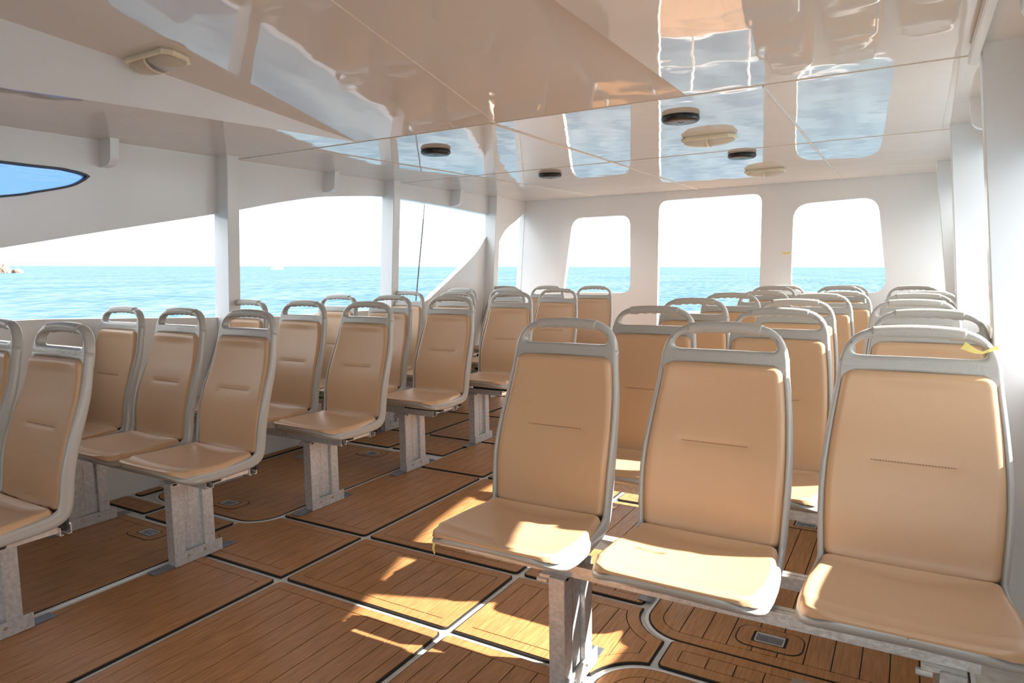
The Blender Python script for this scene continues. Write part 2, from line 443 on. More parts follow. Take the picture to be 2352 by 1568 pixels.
bmesh.ops.remove_doubles(bm, verts=bm.verts, dist=1e-4)
tag(obj('ceiling', bm, ('ceil', 'gel')), kind='structure')
# outer roof deck, seen only from outside
bm = bmesh.new()
prism(bm, [(YA, 2.80), (2.9, 2.10), (YF+.15, 2.06), (YF+.15, 2.0), (2.9, 2.0), (YA, 2.70)], -3.9, .6, lambda u, v, w: (w, u, v if v > 2.02 else v))
tag(obj('trim_roof', bm, 'white'), kind='structure')
# sealed joints in the ceiling
def bead(x0, y0, x1, y1, zf, r=.0035):
    bm_ = bmesh.new(); pts = [(x0+(x1-x0)*t/8, y0+(y1-y0)*t/8, zf(y0+(y1-y0)*t/8)-.0002) for t in range(9)]
    tube(bm_, pts, r, 6, 1.0, Vector((0, 0, 1))); return bm_
k = 20
for a in ((-3.65, 2.86, .22, 2.86, zc, .003), (-3.62, 4.42, .19, 4.40, zc, .0025), (-.53, 2.87, -.55, 6.54, zc, .006), (-1.775, 2.87, -1.78, 6.54, zc, .006),
          (-3.0, 2.87, -2.80, 6.54, zc, .004), (-1.75, 2.85, -1.40, YA+.1, zr, .003)):
    k += 1; tag(obj('trim_%d' % k, bead(*a), 'bead'), kind='structure')
# white cable duct along the starboard ceiling edge
bm = bmesh.new(); box(bm, .133, .158, -1.0, 2.76, zc(0)-.035, zc(0)+.01, .003)
tag(obj('trim_27', bm, 'white'), kind='structure')

# ------------------------------------------------------------ deck panels
def panel(poly, pitch=.078, border=.048, rr=None):
    bm = bmesh.new(); teak_mesh(bm, poly, pitch, border, rr=rr); return obj('teak_panel', bm, ('teak', 'caulk'), floor)
G_ = .013
def P(x0, x1, y0, y1, r=.02, **kw): return panel(None, rr=(x0+G_, x1-G_, y0+G_, y1-G_, r, 4), **kw)
XC, XA, XB, XD = -2.712, -2.165, -1.333, -.775
def arc(cx, cy, r, a0, a1, n=8): return [(cx+r*math.cos(math.radians(a0+(a1-a0)*i/n)), cy+r*math.sin(math.radians(a0+(a1-a0)*i/n))) for i in range(n+1)]
# aisle and bench-foot bays
P(XC, XA, .55, 1.80); P(XC, XA, -1.1, .55)
P(XA, XB, .55, 1.80); P(XA, XB, -1.1, .55)
P(XB, XD-.02, .62, 1.80); P(XB, XD-.02, -1.1, .62)
P(XA, XB, 1.80, 2.297)
# port bay between the hatch corners: nibbled by both rounded hatch ends
g = G_
def nib(mir, d):
    """outline, inset by d, of the bay panel whose tongue reaches between two rounded hatch corners"""
    x_in = XB if mir else XA
    s = -1 if mir else 1                           # +1: hatches lie on the -X side
    if not mir: c2, c1, xt = (-2.895, 2.305), (-2.905, 1.765), -2.852
    else: c2, c1, xt = (-.615, 2.275), (-.615, 1.770), -.660
    R2, R1 = .178+d, .190+d; yt, yb, xt = 2.297-g-d, 1.80+g+d, xt+s*d
    ac = lambda v: math.acos(max(-1, min(1, v)))
    sA, eA = math.asin(max(-1, min(1, (c2[1]-yt)/R2))), ac((xt-c2[0])/(s*R2))
    sB, eB = ac((xt-c1[0])/(s*R1)), math.asin((yb-c1[1])/R1)
    pts = [(x_in-s*(g+d), yb), (x_in-s*(g+d), yt)]
    pts += [(c2[0]+s*R2*math.cos(sA+(eA-sA)*i/8), c2[1]-R2*math.sin(sA+(eA-sA)*i/8)) for i in range(9)]
    pts += [(c1[0]+s*R1*math.cos(sB+(eB-sB)*i/8), c1[1]+R1*math.sin(sB+(eB-sB)*i/8)) for i in range(9)]
    return pts
panel(None, rr=(lambda d: nib(False, d),)); panel(None, rr=(lambda d: nib(True, d),))
P(XC-.03, XA, 2.297, 3.33); P(XA, XB, 2.297, 3.33); P(XB, XD-.02, 2.297, 3.33)
# short cross panels between hatches
for x0, x1 in ((-3.385, -2.858), (-.652, -.10)): P(x0, x1, 1.945, 2.138)
for x0, x1, y0, y1 in ((-3.78, -3.40, 1.97, 2.12), (-3.78, -3.69, 2.13, 3.5), (-3.78, -3.69, .6, 1.93), (-.095, .30, 1.965, 2.12)):
    P(x0, x1, y0, y1, .015, border=.03 if x1-x0 > .2 else .02)
# forward bays
ys = [3.33, 4.03, 4.79, 5.62, 6.53]
for xi, (x0, x1) in enumerate(((-3.79, -3.135), (-3.135, -2.66), (-2.66, XA), (XA, XB), (XB, -.86), (-.86, -.40), (-.40, .36))):
    for yi, (y0, y1) in enumerate(zip(ys, ys[1:])):
        if yi == 0 and x1 < -2.6: y0 = 3.60
        if yi == 0 and x0 > -.9: y0 = 3.60
        P(x0, x1, y0, y1)

def latch(parent, x, y, ang=0):
    """recessed flush ring latch with its teak surround"""
    z = .0115
    bm = bmesh.new()
    def M2(u, v): return (x+u*math.cos(ang)-v*math.sin(ang), y+u*math.sin(ang)+v*math.cos(ang))
    prism(bm, [M2(*p) for p in rrect(-.107, .107, -.070, .070, .046, 5)], z-.004, z+.0008, mi=1)
    prism(bm, [M2(*p) for p in rrect(-.102, .102, -.065, .065, .042, 5)], z-.003, z+.0024, mi=0, holes=[[M2(*p) for p in rrect(-.055, .055, -.036, .036, .006, 3)]])
    sur = obj('latch_surround', bm, ('teak', 'caulk'), parent)
    bm = bmesh.new()
    prism(bm, [M2(*p) for p in rrect(-.046, .046, -.030, .030, .004, 3)], z, z+.0035, holes=[[M2(*p) for p in rrect(-.041, .041, -.026, .024, .003, 3)]])
    prism(bm, [M2(*p) for p in rrect(-.040, .040, -.025, .024, .003, 3)], z-.002, z+.001, mi=1)
    for u in (-.022, .012): prism(bm, [M2(*p) for p in rrect(u, u+.012, -.012, .012, .002, 2)], z, z+.003, mi=1)
    lt = obj('latch', bm, ('alu', 'plate'), parent)
    lt['label'] = 'dull steel flush latch'

def hatch(name, rr, lats, label):
    poly = rrect(*rr)
    root = empty(name, (0, 0, 0)); tag(root, label, 'hatch', 'rounded deck hatches under the benches')
    bm = bmesh.new(); teak_mesh(bm, None, .082, .05, z=.001, rr=rr); obj('teak_cover', bm, ('teak', 'caulk'), root)
    bm = bmesh.new(); prism(bm, clean(inset(poly, -.013)), .0, .006, holes=[clean(inset(poly, .004))]); obj('hatch_rim', bm, 'white', root)
    for x, y in lats: latch(root, x, y)
    return root
hatch('deck_hatch', (-3.665, -2.745, .60, 1.925, (.10, .10, .16, .17), 8), [(-3.12, 1.835), (-3.12, .70)], 'rounded teak hatch with a flush latch beside the left bench nearest the camera')
hatch('deck_hatch', (-3.665, -2.745, 2.155, 3.545, .15, 8), [(-3.135, 2.295), (-3.128, 3.42)], 'rounded teak hatch with two latches under the second and third left benches')
hatch('deck_hatch', (-.765, .205, 2.125, 3.545, .15, 8), [(-.355, 2.274), (-.383, 3.417)], 'rounded teak hatch with a flush latch under the nearest right bench')
hatch('deck_hatch', (-.775, .205, .60, 1.93, (.10, .10, .16, .16), 8), [(-.37, .70)], 'rounded orange teak hatch at the bottom edge of the photo beside a galvanised leg')

# ------------------------------------------------------------ the seat
OUT = [(-.007, .500), (.003, .481), (.026, .464), (.062, .450), (.12, .4425), (.20, .440), (.28, .440), (.345, .443), (.385, .458), (.405, .482), (.415, .53), (.422, .60), (.434, .66), (.452, .72), (.474, .78), (.492, .83), (.506, .88), (.517, .93), (.524, .965), (.527, .978), (.529, .988)]
HWS = [.135, .171, .203, .2185, .222, .220, .213, .208, .206, .206, .208, .211, .212, .210, .205, .200, .194, .187, .1835, .1825, .182]
def interp(tbl, s):
    if s <= tbl[0][0]: return tbl[0][1]
    for (a, x), (b_, y) in zip(tbl, tbl[1:]):
        if s <= b_: return x+(y-x)*(s-a)/(b_-a)
    return tbl[-1][1]
# arc-length table of the outer contour
SL = [0]
for a, b_ in zip(OUT, OUT[1:]): SL.append(SL[-1]+math.hypot(b_[0]-a[0], b_[1]-a[1]))
LT = SL[-1]
OC = curve(OUT, 6)
OS = [0]
for a, b_ in zip(OC, OC[1:]): OS.append(OS[-1]+math.hypot(b_[0]-a[0], b_[1]-a[1]))
def path(s):
    s = max(0, min(s, OS[-1]-1e-6)); i = 0
    while OS[i+1] < s: i += 1
    t = (s-OS[i])/(OS[i+1]-OS[i]); a, b_ = Vector(OC[i]), Vector(OC[i+1])
    p = a.lerp(b_, t)
    j0, j1 = max(0, i-2), min(len(OC)-1, i+3)
    tg = (Vector(OC[j1])-Vector(OC[j0])).normalized()
    n = Vector((-tg.y, tg.x))                       # towards the sitter
    return p, n
def s_of_z(z):
    s = OS[-1]*.45
    while s < OS[-1] and path(s)[0].y < z: s += .001
    return s
HW = [(a, b_) for a, b_ in zip(SL, HWS)]
SCL = OS[-1]/LT
def hw(s): return interp(HW, s/SCL)
def flange(s):
    """depth of the shell's side flange along the profile"""
    return interp([(0, .014), (.05, .026), (.09, .042), (.30, .045), (.40, .050), (.55, .047), (.75, .041), (.95, .034), (1.2, .034)], s)
FL = .050                                            # flange depth
def shell_bm():
    bm = bmesh.new(); rings = []
    N = 58; L = OS[-1]
    s_pad_top = s_of_z(.968)
    for i in range(N+1):
        s = L*i/N
        if i == 0: s = 0
        p, n = path(s); w = hw(s)
        fl = flange(s)
        rim = fl-.004; rec = .016
        if s < .06: rec = max(.006, fl-.010)
        sq = 1.0
        
        mid = fl*.5
        c_ = lambda v, k_: min(v, fl*k_)
        half = [(0, .002), (w*.5, .000), (w-.040, -.001), (w-.016, 0), (w-.006, c_(.003, .1)), (w-.001, c_(.010, .25)), (w, fl*.4), (w-.0005, fl*.7), (w-.002, fl-c_(.006, .2)), (w-.006, fl-c_(.0012, .05)), (w-.010, fl),
                (w-.0145, fl-c_(.002, .1)), (w-.017, max(rec, fl*.55)), (w-.022, rec), (w*.5, rec-c_(.006, .2)), (0, rec-c_(.009, .3))]
        ring = [(x, d) for x, d in half] + [(-x, d) for x, d in reversed(half[1:-1])]
        rings.append([Vector((x, p.x+n.x*(mid+(d-mid)*sq), p.y+n.y*(mid+(d-mid)*sq))) for x, d in ring])
    loft(bm, rings)
    return bm
def head_y(z):
    """rear face of the head frame"""
    if z < .985:
        p, n = path(s_of_z(z)); return p.x-n.y*0
    return path(s_of_z(.985))[0].x + (z-.985)*.20
def head_bm():
    """one-piece head frame: side shoulders, hand slot and top bar"""
    half = [(.1845, .940), (.1825, .965), (.180, .990), (.1745, 1.014), (.166, 1.034), (.153, 1.052), (.136, 1.066), (.116, 1.0755), (.09, 1.082), (.05, 1.087), (0, 1.089)]
    out = curve([(-x, z) for x, z in half] + [(x, z) for x, z in reversed(half[:-1])], 3)
    out = [(-.100, .9685), (-.142, .9670), (-.151, .962), (-.156, .952), (-.158, .941)] + out + [(.158, .941), (.156, .952), (.151, .962), (.142, .9670), (.100, .9685), (0, .970)]
    hh = [(0, 1.007), (.10, 1.0065), (.132, 1.0070), (.1445, 1.0100), (.1490, 1.0185), (.1465, 1.029), (.138, 1.040), (.124, 1.0485), (.104, 1.0535), (.05, 1.0565), (0, 1.0575)]
    hole = curve([(x, z) for x, z in hh] + [(-x, z) for x, z in reversed(hh[1:-1])] + [(0, 1.007)], 3)[:-1]
    bm = bmesh.new(); out = clean(out); hole = clean(hole); th, r = .0355, .0095
    prof = [(r*(1-math.sin(t)), r*(1-math.cos(t))) for t in [i/5*PI/2 for i in range(6)]]
    prof += [(d, th-w) for d, w in reversed(prof)]     # (inset, depth) from the rear face round to the front
    loops = []
    for loop, sg in ((out, 1), (hole, -1)):
        rings = []
        for d, w in prof:
            rings.append([bm.verts.new((u, head_y(v)-w, v)) for u, v in inset(loop, sg*d)])
        for a, b_ in zip(rings, rings[1:]):
            for i in range(len(a)):
                j = (i+1) % len(a); bm.faces.new((a[i], a[j], b_[j], b_[i]))
        loops.append((rings[0], rings[-1], loop))
    for e_, d in ((0, prof[0][0]), (1, prof[-1][0])):
        A = [inset(out, d), inset(hole, -d)]
        V = loops[0][e_] + loops[1][e_]
        for t in tessellate_polygon([[Vector((u, v, 0)) for u, v in l] for l in A]):
            try: bm.faces.new([V[i] for i in t])
            except ValueError: pass
    return bm
def grip_bm():
    bm = bmesh.new(); rings = []; seg = 20
    xs_ = [-.104+.208*i/52 for i in range(53)]
    for x in xs_:
        q = abs(x)/.104
        z = 1.0728-.0068*q**2.2; tz = -.0068*2.2*q**1.2/.104*(1 if x > 0 else -1)
        l = math.hypot(1, tz); nx, nz = -tz/l, 1/l
        end = abs(x) > .1015
        ra, rb = (.0158, .0175) if end else (.0168, .0186)
        ring = []
        for k_ in range(seg):
            t = 2*PI*k_/seg; cn, cy = math.cos(t), math.sin(t)
            ex = 1.35                                  # slightly squared section
            cn = math.copysign(abs(cn)**(1/ex), cn); cy = math.copysign(abs(cy)**(1/ex), cy)
            rr_ = ra
            if cn < 0 and abs(x) < .090: rr_ = ra + (-cn)*.0022*(math.cos(x/.0200*PI))
            ring.append(Vector((x+nx*cn*rr_, head_y(z)-.0185+cy*rb, z+nz*cn*rr_)))
        rings.append(ring)
    loft(bm, rings)
    return bm
def pad_bm(s0, s1, base, T, wfun, rc, conc, crease_s, crease_w, crease_d, bow0=0, nu=44, nv=60, lip=.018, front=False):
    bm = bmesh.new(); L = s1-s0; grid = []
    for j in range(nv+1):
        v = j/nv; v = .5-.5*math.cos(PI*v)*(.55+.45*abs(math.cos(PI*v))) if True else v
        row = []
        for i in range(nu+1):
            u = -1+2*i/nu; u = math.sin(u*PI/2)*.35+u*.65
            sl = L*v
            W_ = wfun(s0+sl)
            for e0, e1 in ((sl, rc[0]), (L-sl, rc[1])):
                if e0 < e1: W_ -= e1-math.sqrt(max(0, e1*e1-(e1-e0)**2))
            x = u*W_; xn = min(1, abs(x)/max(wfun(s0+sl), .01))
            s = s0+sl-bow0*(1-xn*xn)*(1-v)**3
            p, n = path(s)
            d1 = W_-abs(x); d2 = min(sl, L-sl)
            f = lambda d, l_=lip: math.sqrt(max(0, 1-(1-min(max(d, 0)/l_, 1))**2))
            h = T*f(d1)*(f(sl, .030) if front and sl < L/2 else f(d2))
            h -= conc*(1-xn*xn)*min(1, d2/.05)
            if abs(x) < crease_w*1.4:
                q = max(0, min(1, (crease_w*1.25-abs(x))/(crease_w*.35)))
                q = q*q*(3-2*q); ds = sl+s0-crease_s+bow0*0
                h -= crease_d*q*math.exp(-(ds/.0045)**2) + crease_d*.55*q*math.exp(-(ds/.020)**2)
            if front:                              # the cushion sits on the flange and rolls over the front lip
                bs = flange(s)-.004-.006*max(0, min(1, (s-.30)/.1))
                bs *= min(1, .15+max(0, s)/.022); bx = p+n*bs; t = min(1, max(0, s)/.09); t = t*t*(3-2*t)
                m_ = Vector((-.42, .90)).lerp(n, t).normalized()
                row.append(Vector((x, bx.x+m_.x*h, bx.y+m_.y*h)))
            else: row.append(Vector((x, p.x+n.x*(base+h), p.y+n.y*(base+h))))
        grid.append(row)
    V = [[bm.verts.new(p) for p in r] for r in grid]
    for j in range(nv):
        for i in range(nu):
            bm.faces.new((V[j][i], V[j][i+1], V[j+1][i+1], V[j+1][i]))
    rim = [V[0][i] for i in range(nu+1)] + [V[j][nu] for j in range(1, nv+1)] + [V[nv][i] for i in range(nu-1, -1, -1)] + [V[j][0] for j in range(nv-1, 0, -1)]
    return bm
def stitch_bm(s_at, base, wid, n=26, bow=0, conc=0):
    bm = bmesh.new()
    for i in range(n):
        x = -wid+2*wid*(i+.5)/n; s = s_at-bow*(1-(x/wid)**2)
        p, nn = path(s); q, _ = path(s+.002); t = (q-p).normalized()
        b2 = base-conc*(1-(x/hw(s_at))**2); c = Vector((x, p.x+nn.x*b2, p.y+nn.y*b2)); hx = wid/n*.62
        a = Vector((0, t.x, t.y))*.0009; b_ = Vector((0, nn.x, nn.y))*.0012
        vs = [bm.verts.new(c+Vector((sx_*hx, 0, 0))+a*sy_+b_*sz_) for sx_ in (-1, 1) for sy_ in (-1, 1) for sz_ in (-1, 1)]
        for f in ((0, 1, 3, 2), (4, 6, 7, 5), (0, 4, 5, 1), (2, 3, 7, 6), (0, 2, 6, 4), (1, 5, 7, 3)): bm.faces.new([vs[k_] for k_ in f])
    return bm

def make_chair():
    r = empty('bus_seat')
    obj('seat_shell', shell_bm(), 'shell', r, True)
    hd = obj('head_frame', head_bm(), 'shell', r, True)
    for f in hd.data.polygons:
        if len(f.vertices) == 3: f.use_smooth = False
    g = obj('hand_grip', grip_bm(), 'grip', hd, True)
    g['label'] = 'slightly warmer grey grip with finger ridges'
    sb0, sb1 = s_of_z(.470), s_of_z(.966); sz = s_of_z(.735)
    bp_ = obj('backrest_pad', pad_bm(sb0, sb1, .012, .038, lambda s: hw(s)-.0105, (.040, .030), .012, sz, .095, .0032, bow0=.020, lip=.024), 'vinyl', r, True)
    obj('stitching', stitch_bm(sz, .012+.038-.0040, .094, 28, conc=.012), 'stitch', bp_)
    s_se = .405
    sp = obj('seat_pad', pad_bm(0, s_se, .036, .026, lambda s: hw(max(s, .075))-.003-.010*max(0, min(1, (s-.22)/.12)), (.075, .03), .014, .335, .095, .0020, front=True), 'vinyl', r, True)
    obj('stitching', stitch_bm(.335, .0385+.026-.0022, .095, 28, 0, conc=.014), 'stitch', sp)
    bm = bmesh.new()
    box(bm, -.14, .14, .20, .236, .4075, .443, .003); obj('mounting_foot', bm, 'dark', r)
    bm = bmesh.new(); box(bm, -.14, .14, .405, .420, .4075, .46, .002); obj('mounting_foot', bm, 'dark', r)
    # moulded lettering on the band under the hand slot
    cu = bpy.data.curves.new('moulded_text', 'FONT'); cu.body = 'DAMRONGSILP'; cu.size = .0215; cu.extrude = .0002; cu.space_character = 1.08
    cu.align_x = 'CENTER'; cu.align_y = 'CENTER'
    to = bpy.data.objects.new('moulded_text_tmp', cu); C.objects.link(to)
    dg = bpy.context.evaluated_depsgraph_get(); me = bpy.data.meshes.new_from_object(to.evaluated_get(dg))
    bpy.data.objects.remove(to)
    me.name = 'moulded_lettering'; me.materials.clear(); me.materials.append(M['shell'])
    for v in me.vertices:
        x, y, z = v.co; zz = .988+y
        v.co = (x+.070, head_y(zz)-.0358-z, zz)
    lo = bpy.data.objects.new('moulded_lettering', me); C.objects.link(lo); lo.parent = r
    return r
def copy_tree(o, parent=None):
    c = o.copy(); C.objects.link(c)
    if parent: c.parent = parent
    for ch in kids.get(o.name, ()): copy_tree(ch, c)
    return c
chair0 = make_chair()
kids = {}
for o in list(C.objects):
    if o.parent: kids.setdefault(o.parent.name, []).append(o)

ORD = ['nearest', 'second', 'third', 'fourth', 'fifth', 'sixth', 'seventh', 'eighth']
DY = .767; Y0 = 1.49
seats = []
LX = {'aisle': -2.532, 'middle': -3.021, 'window': -3.506}
RX = {'aisle': -.966, 'middle': -.469, 'window': .025}
ldx = {}
for k_ in range(7):
    for nm, x in LX.items():
        if k_ == 0 and nm == 'window': continue
        seats.append(('left', k_, nm, x, Y0+DY*(k_-1)-.005, 0))
rdx = {1: 0, 2: .032, 3: -.008, 4: .012, 5: .07, 6: .0, 7: .0}
for k_ in range(1, 8):
    for nm, x in RX.items():
        if k_ == 7 and nm == 'window': continue
        y = Y0+DY*(k_-1) if k_ < 7 else 5.87
        dy = {'aisle': 0, 'middle': .012, 'window': .026}[nm]
        dz = {5: -.014, 7: -.010}.get(k_, 0) + {'aisle': 0, 'middle': 0, 'window': .003}[nm]
        seats.append(('right', k_-1, nm, x+rdx[k_], y+dy, dz))
first = True
for side, k_, nm, x, y, dz in seats:
    c = chair0 if first else copy_tree(chair0); first = False
    c.location = (x, y, dz); c.rotation_euler = (0, 0, math.radians(random.uniform(-.5, .5)))
    extra = ''
    pos = {'aisle': 'aisle seat', 'middle': 'middle seat', 'window': 'outermost seat'}[nm]
    if side == 'right' and k_ == 0 and nm == 'window': extra = ' with yellow ribbon'
    if side == 'right' and k_ == 0 and nm == 'middle': extra = ''
    tag(c, 'tan padded seat%s, %s of the %s %s bench from the camera' % (extra, pos, ORD[k_], side), 'seat', 'seats on the %s benches' % side)

# ------------------------------------------------------------ benches (frame, legs, feet)
def bench(side, k_, xa, xb, legs, yb, label, drop=0.0):
    r = empty('bench_frame', (0, 0, 0)); tag(r, label, 'bench', 'metal bench frames on the %s side' % side)
    def rail(y, m_):
        bm = bmesh.new()
        # open C section extrusion along X
        sec = [(0, 0), (.012, 0), (.012, .003), (.003, .003), (.003, .031), (.035, .031), (.035, .003), (.026, .003), (.026, 0), (.038, 0), (.038, .035), (.021, .035), (.021, .0325), (.017, .0325), (.017, .035), (0, .035)]
        prism(bm, sec, xa, xb, lambda u, v, w: (w, y+u, .372-drop+v)); return obj('rail', bm, m_, r)
    rail(yb, 'galv' if side == 'left' else 'alu'); rail(yb+.215, 'alu')
    for x in (xa+.006, xb-.040):
        bm = bmesh.new(); box(bm, x, x+.034, yb+.038, yb+.218, .383-drop, .4065-drop, .002); obj('end_rail', bm, 'alu', r)
    for lx, s in legs:                               # s = +1: outer face towards +X
        bm = bmesh.new(); y0, y1 = yb-.035+.012, yb+.185
        y0 = yb-.03; y1 = yb+.165; w = .05; x0, x1 = (lx-w/2, lx+w/2)
        # hollow leg: two square uprights and a recessed web
        box(bm, x0, x1, y0, y0+.052, .0125, .372-drop, .0015)
        box(bm, x0, x1, y1-.052, y1, .0125, .372-drop, .0015)
        box(bm, x0+.016, x1-.016, y0+.05, y1-.05, .0125, .372-drop)
        box(bm, x0+.0145, x1-.0145, y0+.085, y0+.087, .0125, .371-drop)
        leg = obj('leg', bm, 'galv', r)
        bm = bmesh.new(); fx = x1 if s > 0 else x0
        a, b_ = (fx, fx+.006) if s > 0 else (fx-.006, fx)
        box(bm, a, b_, y0-.004, y1+.030, .0125, .066, .001)
        fxx = (a, a+.05) if s < 0 else (b_-.05, b_)
        obj('foot_bracket', bm, 'galv', leg)
        bm = bmesh.new()
        for yy in (y0+.055, y0+.135):
            m4 = Matrix.Translation((b_ if s > 0 else a, yy, .047)) @ Matrix.Rotation(PI/2, 4, 'Y')
            bmesh.ops.create_cone(bm, cap_ends=True, segments=12, radius1=.008, radius2=.006, depth=.008, matrix=m4)
        obj('bolt', bm, 'bolt', leg)
        bm = bmesh.new(); box(bm, x0-.004, x1-.002, y0-.095, y1+.105, .0118, .0155, .0008); obj('foot_plate', bm, 'plate', leg)
        bm = bmesh.new(); box(bm, x0-.035, x1+.0, y0+.01, y0+.03, .362, .3725, .001)
        tube(bm, [(x0-.045, y0+.02, .352), (x0-.012, y0+.02, .352)], .009, 10, 1, Vector((0, 0, 1)))
        obj('leg_clamp', bm, 'alu', leg)
    return r
for k_ in range(7):
    yb = Y0+.195+DY*(k_-1)
    bench('left', k_, -3.715, -2.448, ((-2.665, 1), (-3.50, 1)), yb, 'galvanised steel bench frame carrying the %s row of seats on the left side' % ORD[k_])
for k_ in range(1, 8):
    yb = Y0+.195+DY*(k_-1) if k_ < 7 else 6.065
    dx = rdx[k_]
    bench('right', k_, -1.17+dx, .165+min(dx, .03), ((-.836+dx, 1), (.115, -1)), yb, 'pale aluminium bench frame carrying the %s row of seats on the right side' % ORD[k_-1], {5: .015, 7: .011}.get(k_, 0))

# ------------------------------------------------------------ ceiling fittings
def speaker(x, y, label):
    r = empty('ceiling_speaker', (x, y, zc(y))); tag(r, label, 'speaker', 'round black ceiling speakers')
    bm = bmesh.new(); prof = [(0, 0), (.078, 0), (.086, -.004), (.088, -.012), (.086, -.020), (.080, -.026), (.060, -.030), (.018, -.031), (0, -.031)]
    prev = None
    for q, z in prof:
        cur = [bm.verts.new((q*math.cos(2*PI*i/40), q*math.sin(2*PI*i/40), z)) for i in range(40)] if q else [bm.verts.new((0, 0, z))]
        if prev:
            for i in range(40):
                j = (i+1) % 40
                if len(prev) == 1: bm.faces.new((prev[0], cur[j], cur[i]))
                elif len(cur) == 1: bm.faces.new((prev[i], prev[j], cur[0]))
                else: bm.faces.new((prev[i], prev[j], cur[j], cur[i]))
        prev = cur
    obj('speaker_body', bm, 'dark', r, True)
    bm = bmesh.new()
    for i in range(3):
        a = 2*PI*i/3
        bmesh.ops.create_cone(bm, cap_ends=True, segments=10, radius1=.0045, radius2=.003, depth=.004, matrix=Matrix.Translation((.010*math.cos(a), .010*math.sin(a), -.032)))
    obj('screw', bm, 'bolt', r)
speaker(-2.45, 3.315, 'round black ceiling speaker nearest the left windows, above the port aisle seats')
speaker(-2.395, 4.685, 'small far round black ceiling speaker left of the door opening')
speaker(-.966, 3.24, 'largest round black ceiling speaker, close to the camera on the right')
speaker(-.967, 4.59, 'round black ceiling speaker between the two right cream ceiling lights')

def lamp(x, y, z, tilt, label, s=1.0):
    r = empty('ceiling_lamp', (x, y, z)); r.rotation_euler = (tilt, 0, 0); tag(r, label, 'ceiling light', 'cream ceiling lights')
    bm = bmesh.new(); a, b_ = .145*s, .060*s
    def ring(w, d, ch, z_):
        return [Vector(p) for p in ((-w, -d+ch, z_), (-w+ch, -d, z_), (w-ch, -d, z_), (w, -d+ch, z_), (w, d-ch, z_), (w-ch, d, z_), (-w+ch, d, z_), (-w, d-ch, z_))]
    loft(bm, [ring(a*.93, b_*.9, .028, .001), ring(a, b_, .03, -.010), ring(a, b_, .03, -.022), ring(a*.95, b_*.93, .028, -.026)])
    obj('lamp_base', bm, 'cream', r)
    for sg in (-1, 1):
        bm = bmesh.new(); rings = []
        for i in range(7):
            t = i/6; xx = sg*(.006+(a*.90-.006)*t); dd = b_*.86*(1 if t < .8 else 1-(t-.8)*1.6); hz = .030*math.sqrt(max(0, 1-(t*.93)**2))+.003
            rings.append([Vector((xx, dd*math.cos(PI*q/10), -.024-hz*math.sin(PI*q/10))) for q in range(11)])
        loft(bm, rings); obj('lens', bm, 'lens', r, True)
    bm = bmesh.new(); rings = []
    for xx in (-.006, .006): rings.append([Vector((xx, b_*.9*math.cos(PI*q/10), -.024-.036*math.sin(PI*q/10))) for q in range(11)])
    loft(bm, rings); obj('divider_clip', bm, 'cream', r)
lamp(-.983, 3.83, zc(3.83), 0, 'cream plastic ceiling light with twin lenses, behind the largest speaker')
lamp(-.98, 5.465, zc(5.46), 0, 'small far cream ceiling light just above the doorway')
lamp(-2.665, 1.742, zr(1.742), -math.atan(.15), 'largest cream ceiling light, upper left at the edge of the ceiling recess', 1.05)

# ------------------------------------------------------------ small things
def ribbon(pts, w, name, label, cat):
    bm = bmesh.new(); P_ = [Vector(p) for p in pts]; rings = []
    for i, p in enumerate(P_):
        t = (P_[min(i+1, len(P_)-1)]-P_[max(i-1, 0)]).normalized(); a = Vector((0, .25, 1)); a -= t*a.dot(t); a.normalize(); nn = t.cross(a)*.0008
        ww = w[i]*.5
        rings.append([p-a*ww-nn, p+a*ww-nn, p+a*ww+nn, p-a*ww+nn])
    loft(bm, rings); return tag(obj(name, bm, 'yellow'), label, cat)
ribbon([(.118, 1.985, 1.050), (.130, 1.982, 1.043), (.145, 1.980, 1.036), (.158, 1.979, 1.034), (.170, 1.979, 1.040), (.188, 1.985, 1.048), (.203, 2.0, 1.050)], [.020, .016, .011, .006, .007, .011, .008],
       'ribbon', 'yellow ribbon tied around the handle of the nearest outermost right seat', 'ribbon')
ribbon([(-1.195, 1.555, .452), (-1.190, 1.553, .440), (-1.192, 1.552, .428), (-1.188, 1.552, .412)], [.008, .007, .007, .004], 'ribbon', 'tiny yellow ribbon end dangling under the nearest right aisle seat', 'ribbon')
bm = bmesh.new(); prism(bm, [(-1.02, 1.372), (-.975, 1.366), (-.935, 1.372), (-.95, 1.354), (-.985, 1.350), (-1.0, 1.360)], YF-.0045, YF-.0005, lambda u, v, w: (u, w, v))
tag(obj('tape_scrap', bm, 'yellow'), 'scrap of yellow tape stuck on the front wall between doorway and window', 'tape')
# cream upholstered stool, a corner of it shows at the bottom edge
st = empty('footstool', (-.05, 1.48, 0)); tag(st, 'cream padded footstool whose rounded corner shows at the bottom edge of the photo', 'stool')
bm = bmesh.new(); box(bm, -.17, .13, -.16, .145, .235, .300, .022); obj('seat_pad', bm, 'stoolv', st, True)
for sx_ in (-.15, .09):
    for sy_ in (-.14, .10):
        bm = bmesh.new(); box(bm, sx_, sx_+.025, sy_, sy_+.025, .0155, .24, .003); obj('leg', bm, 'alu', st)
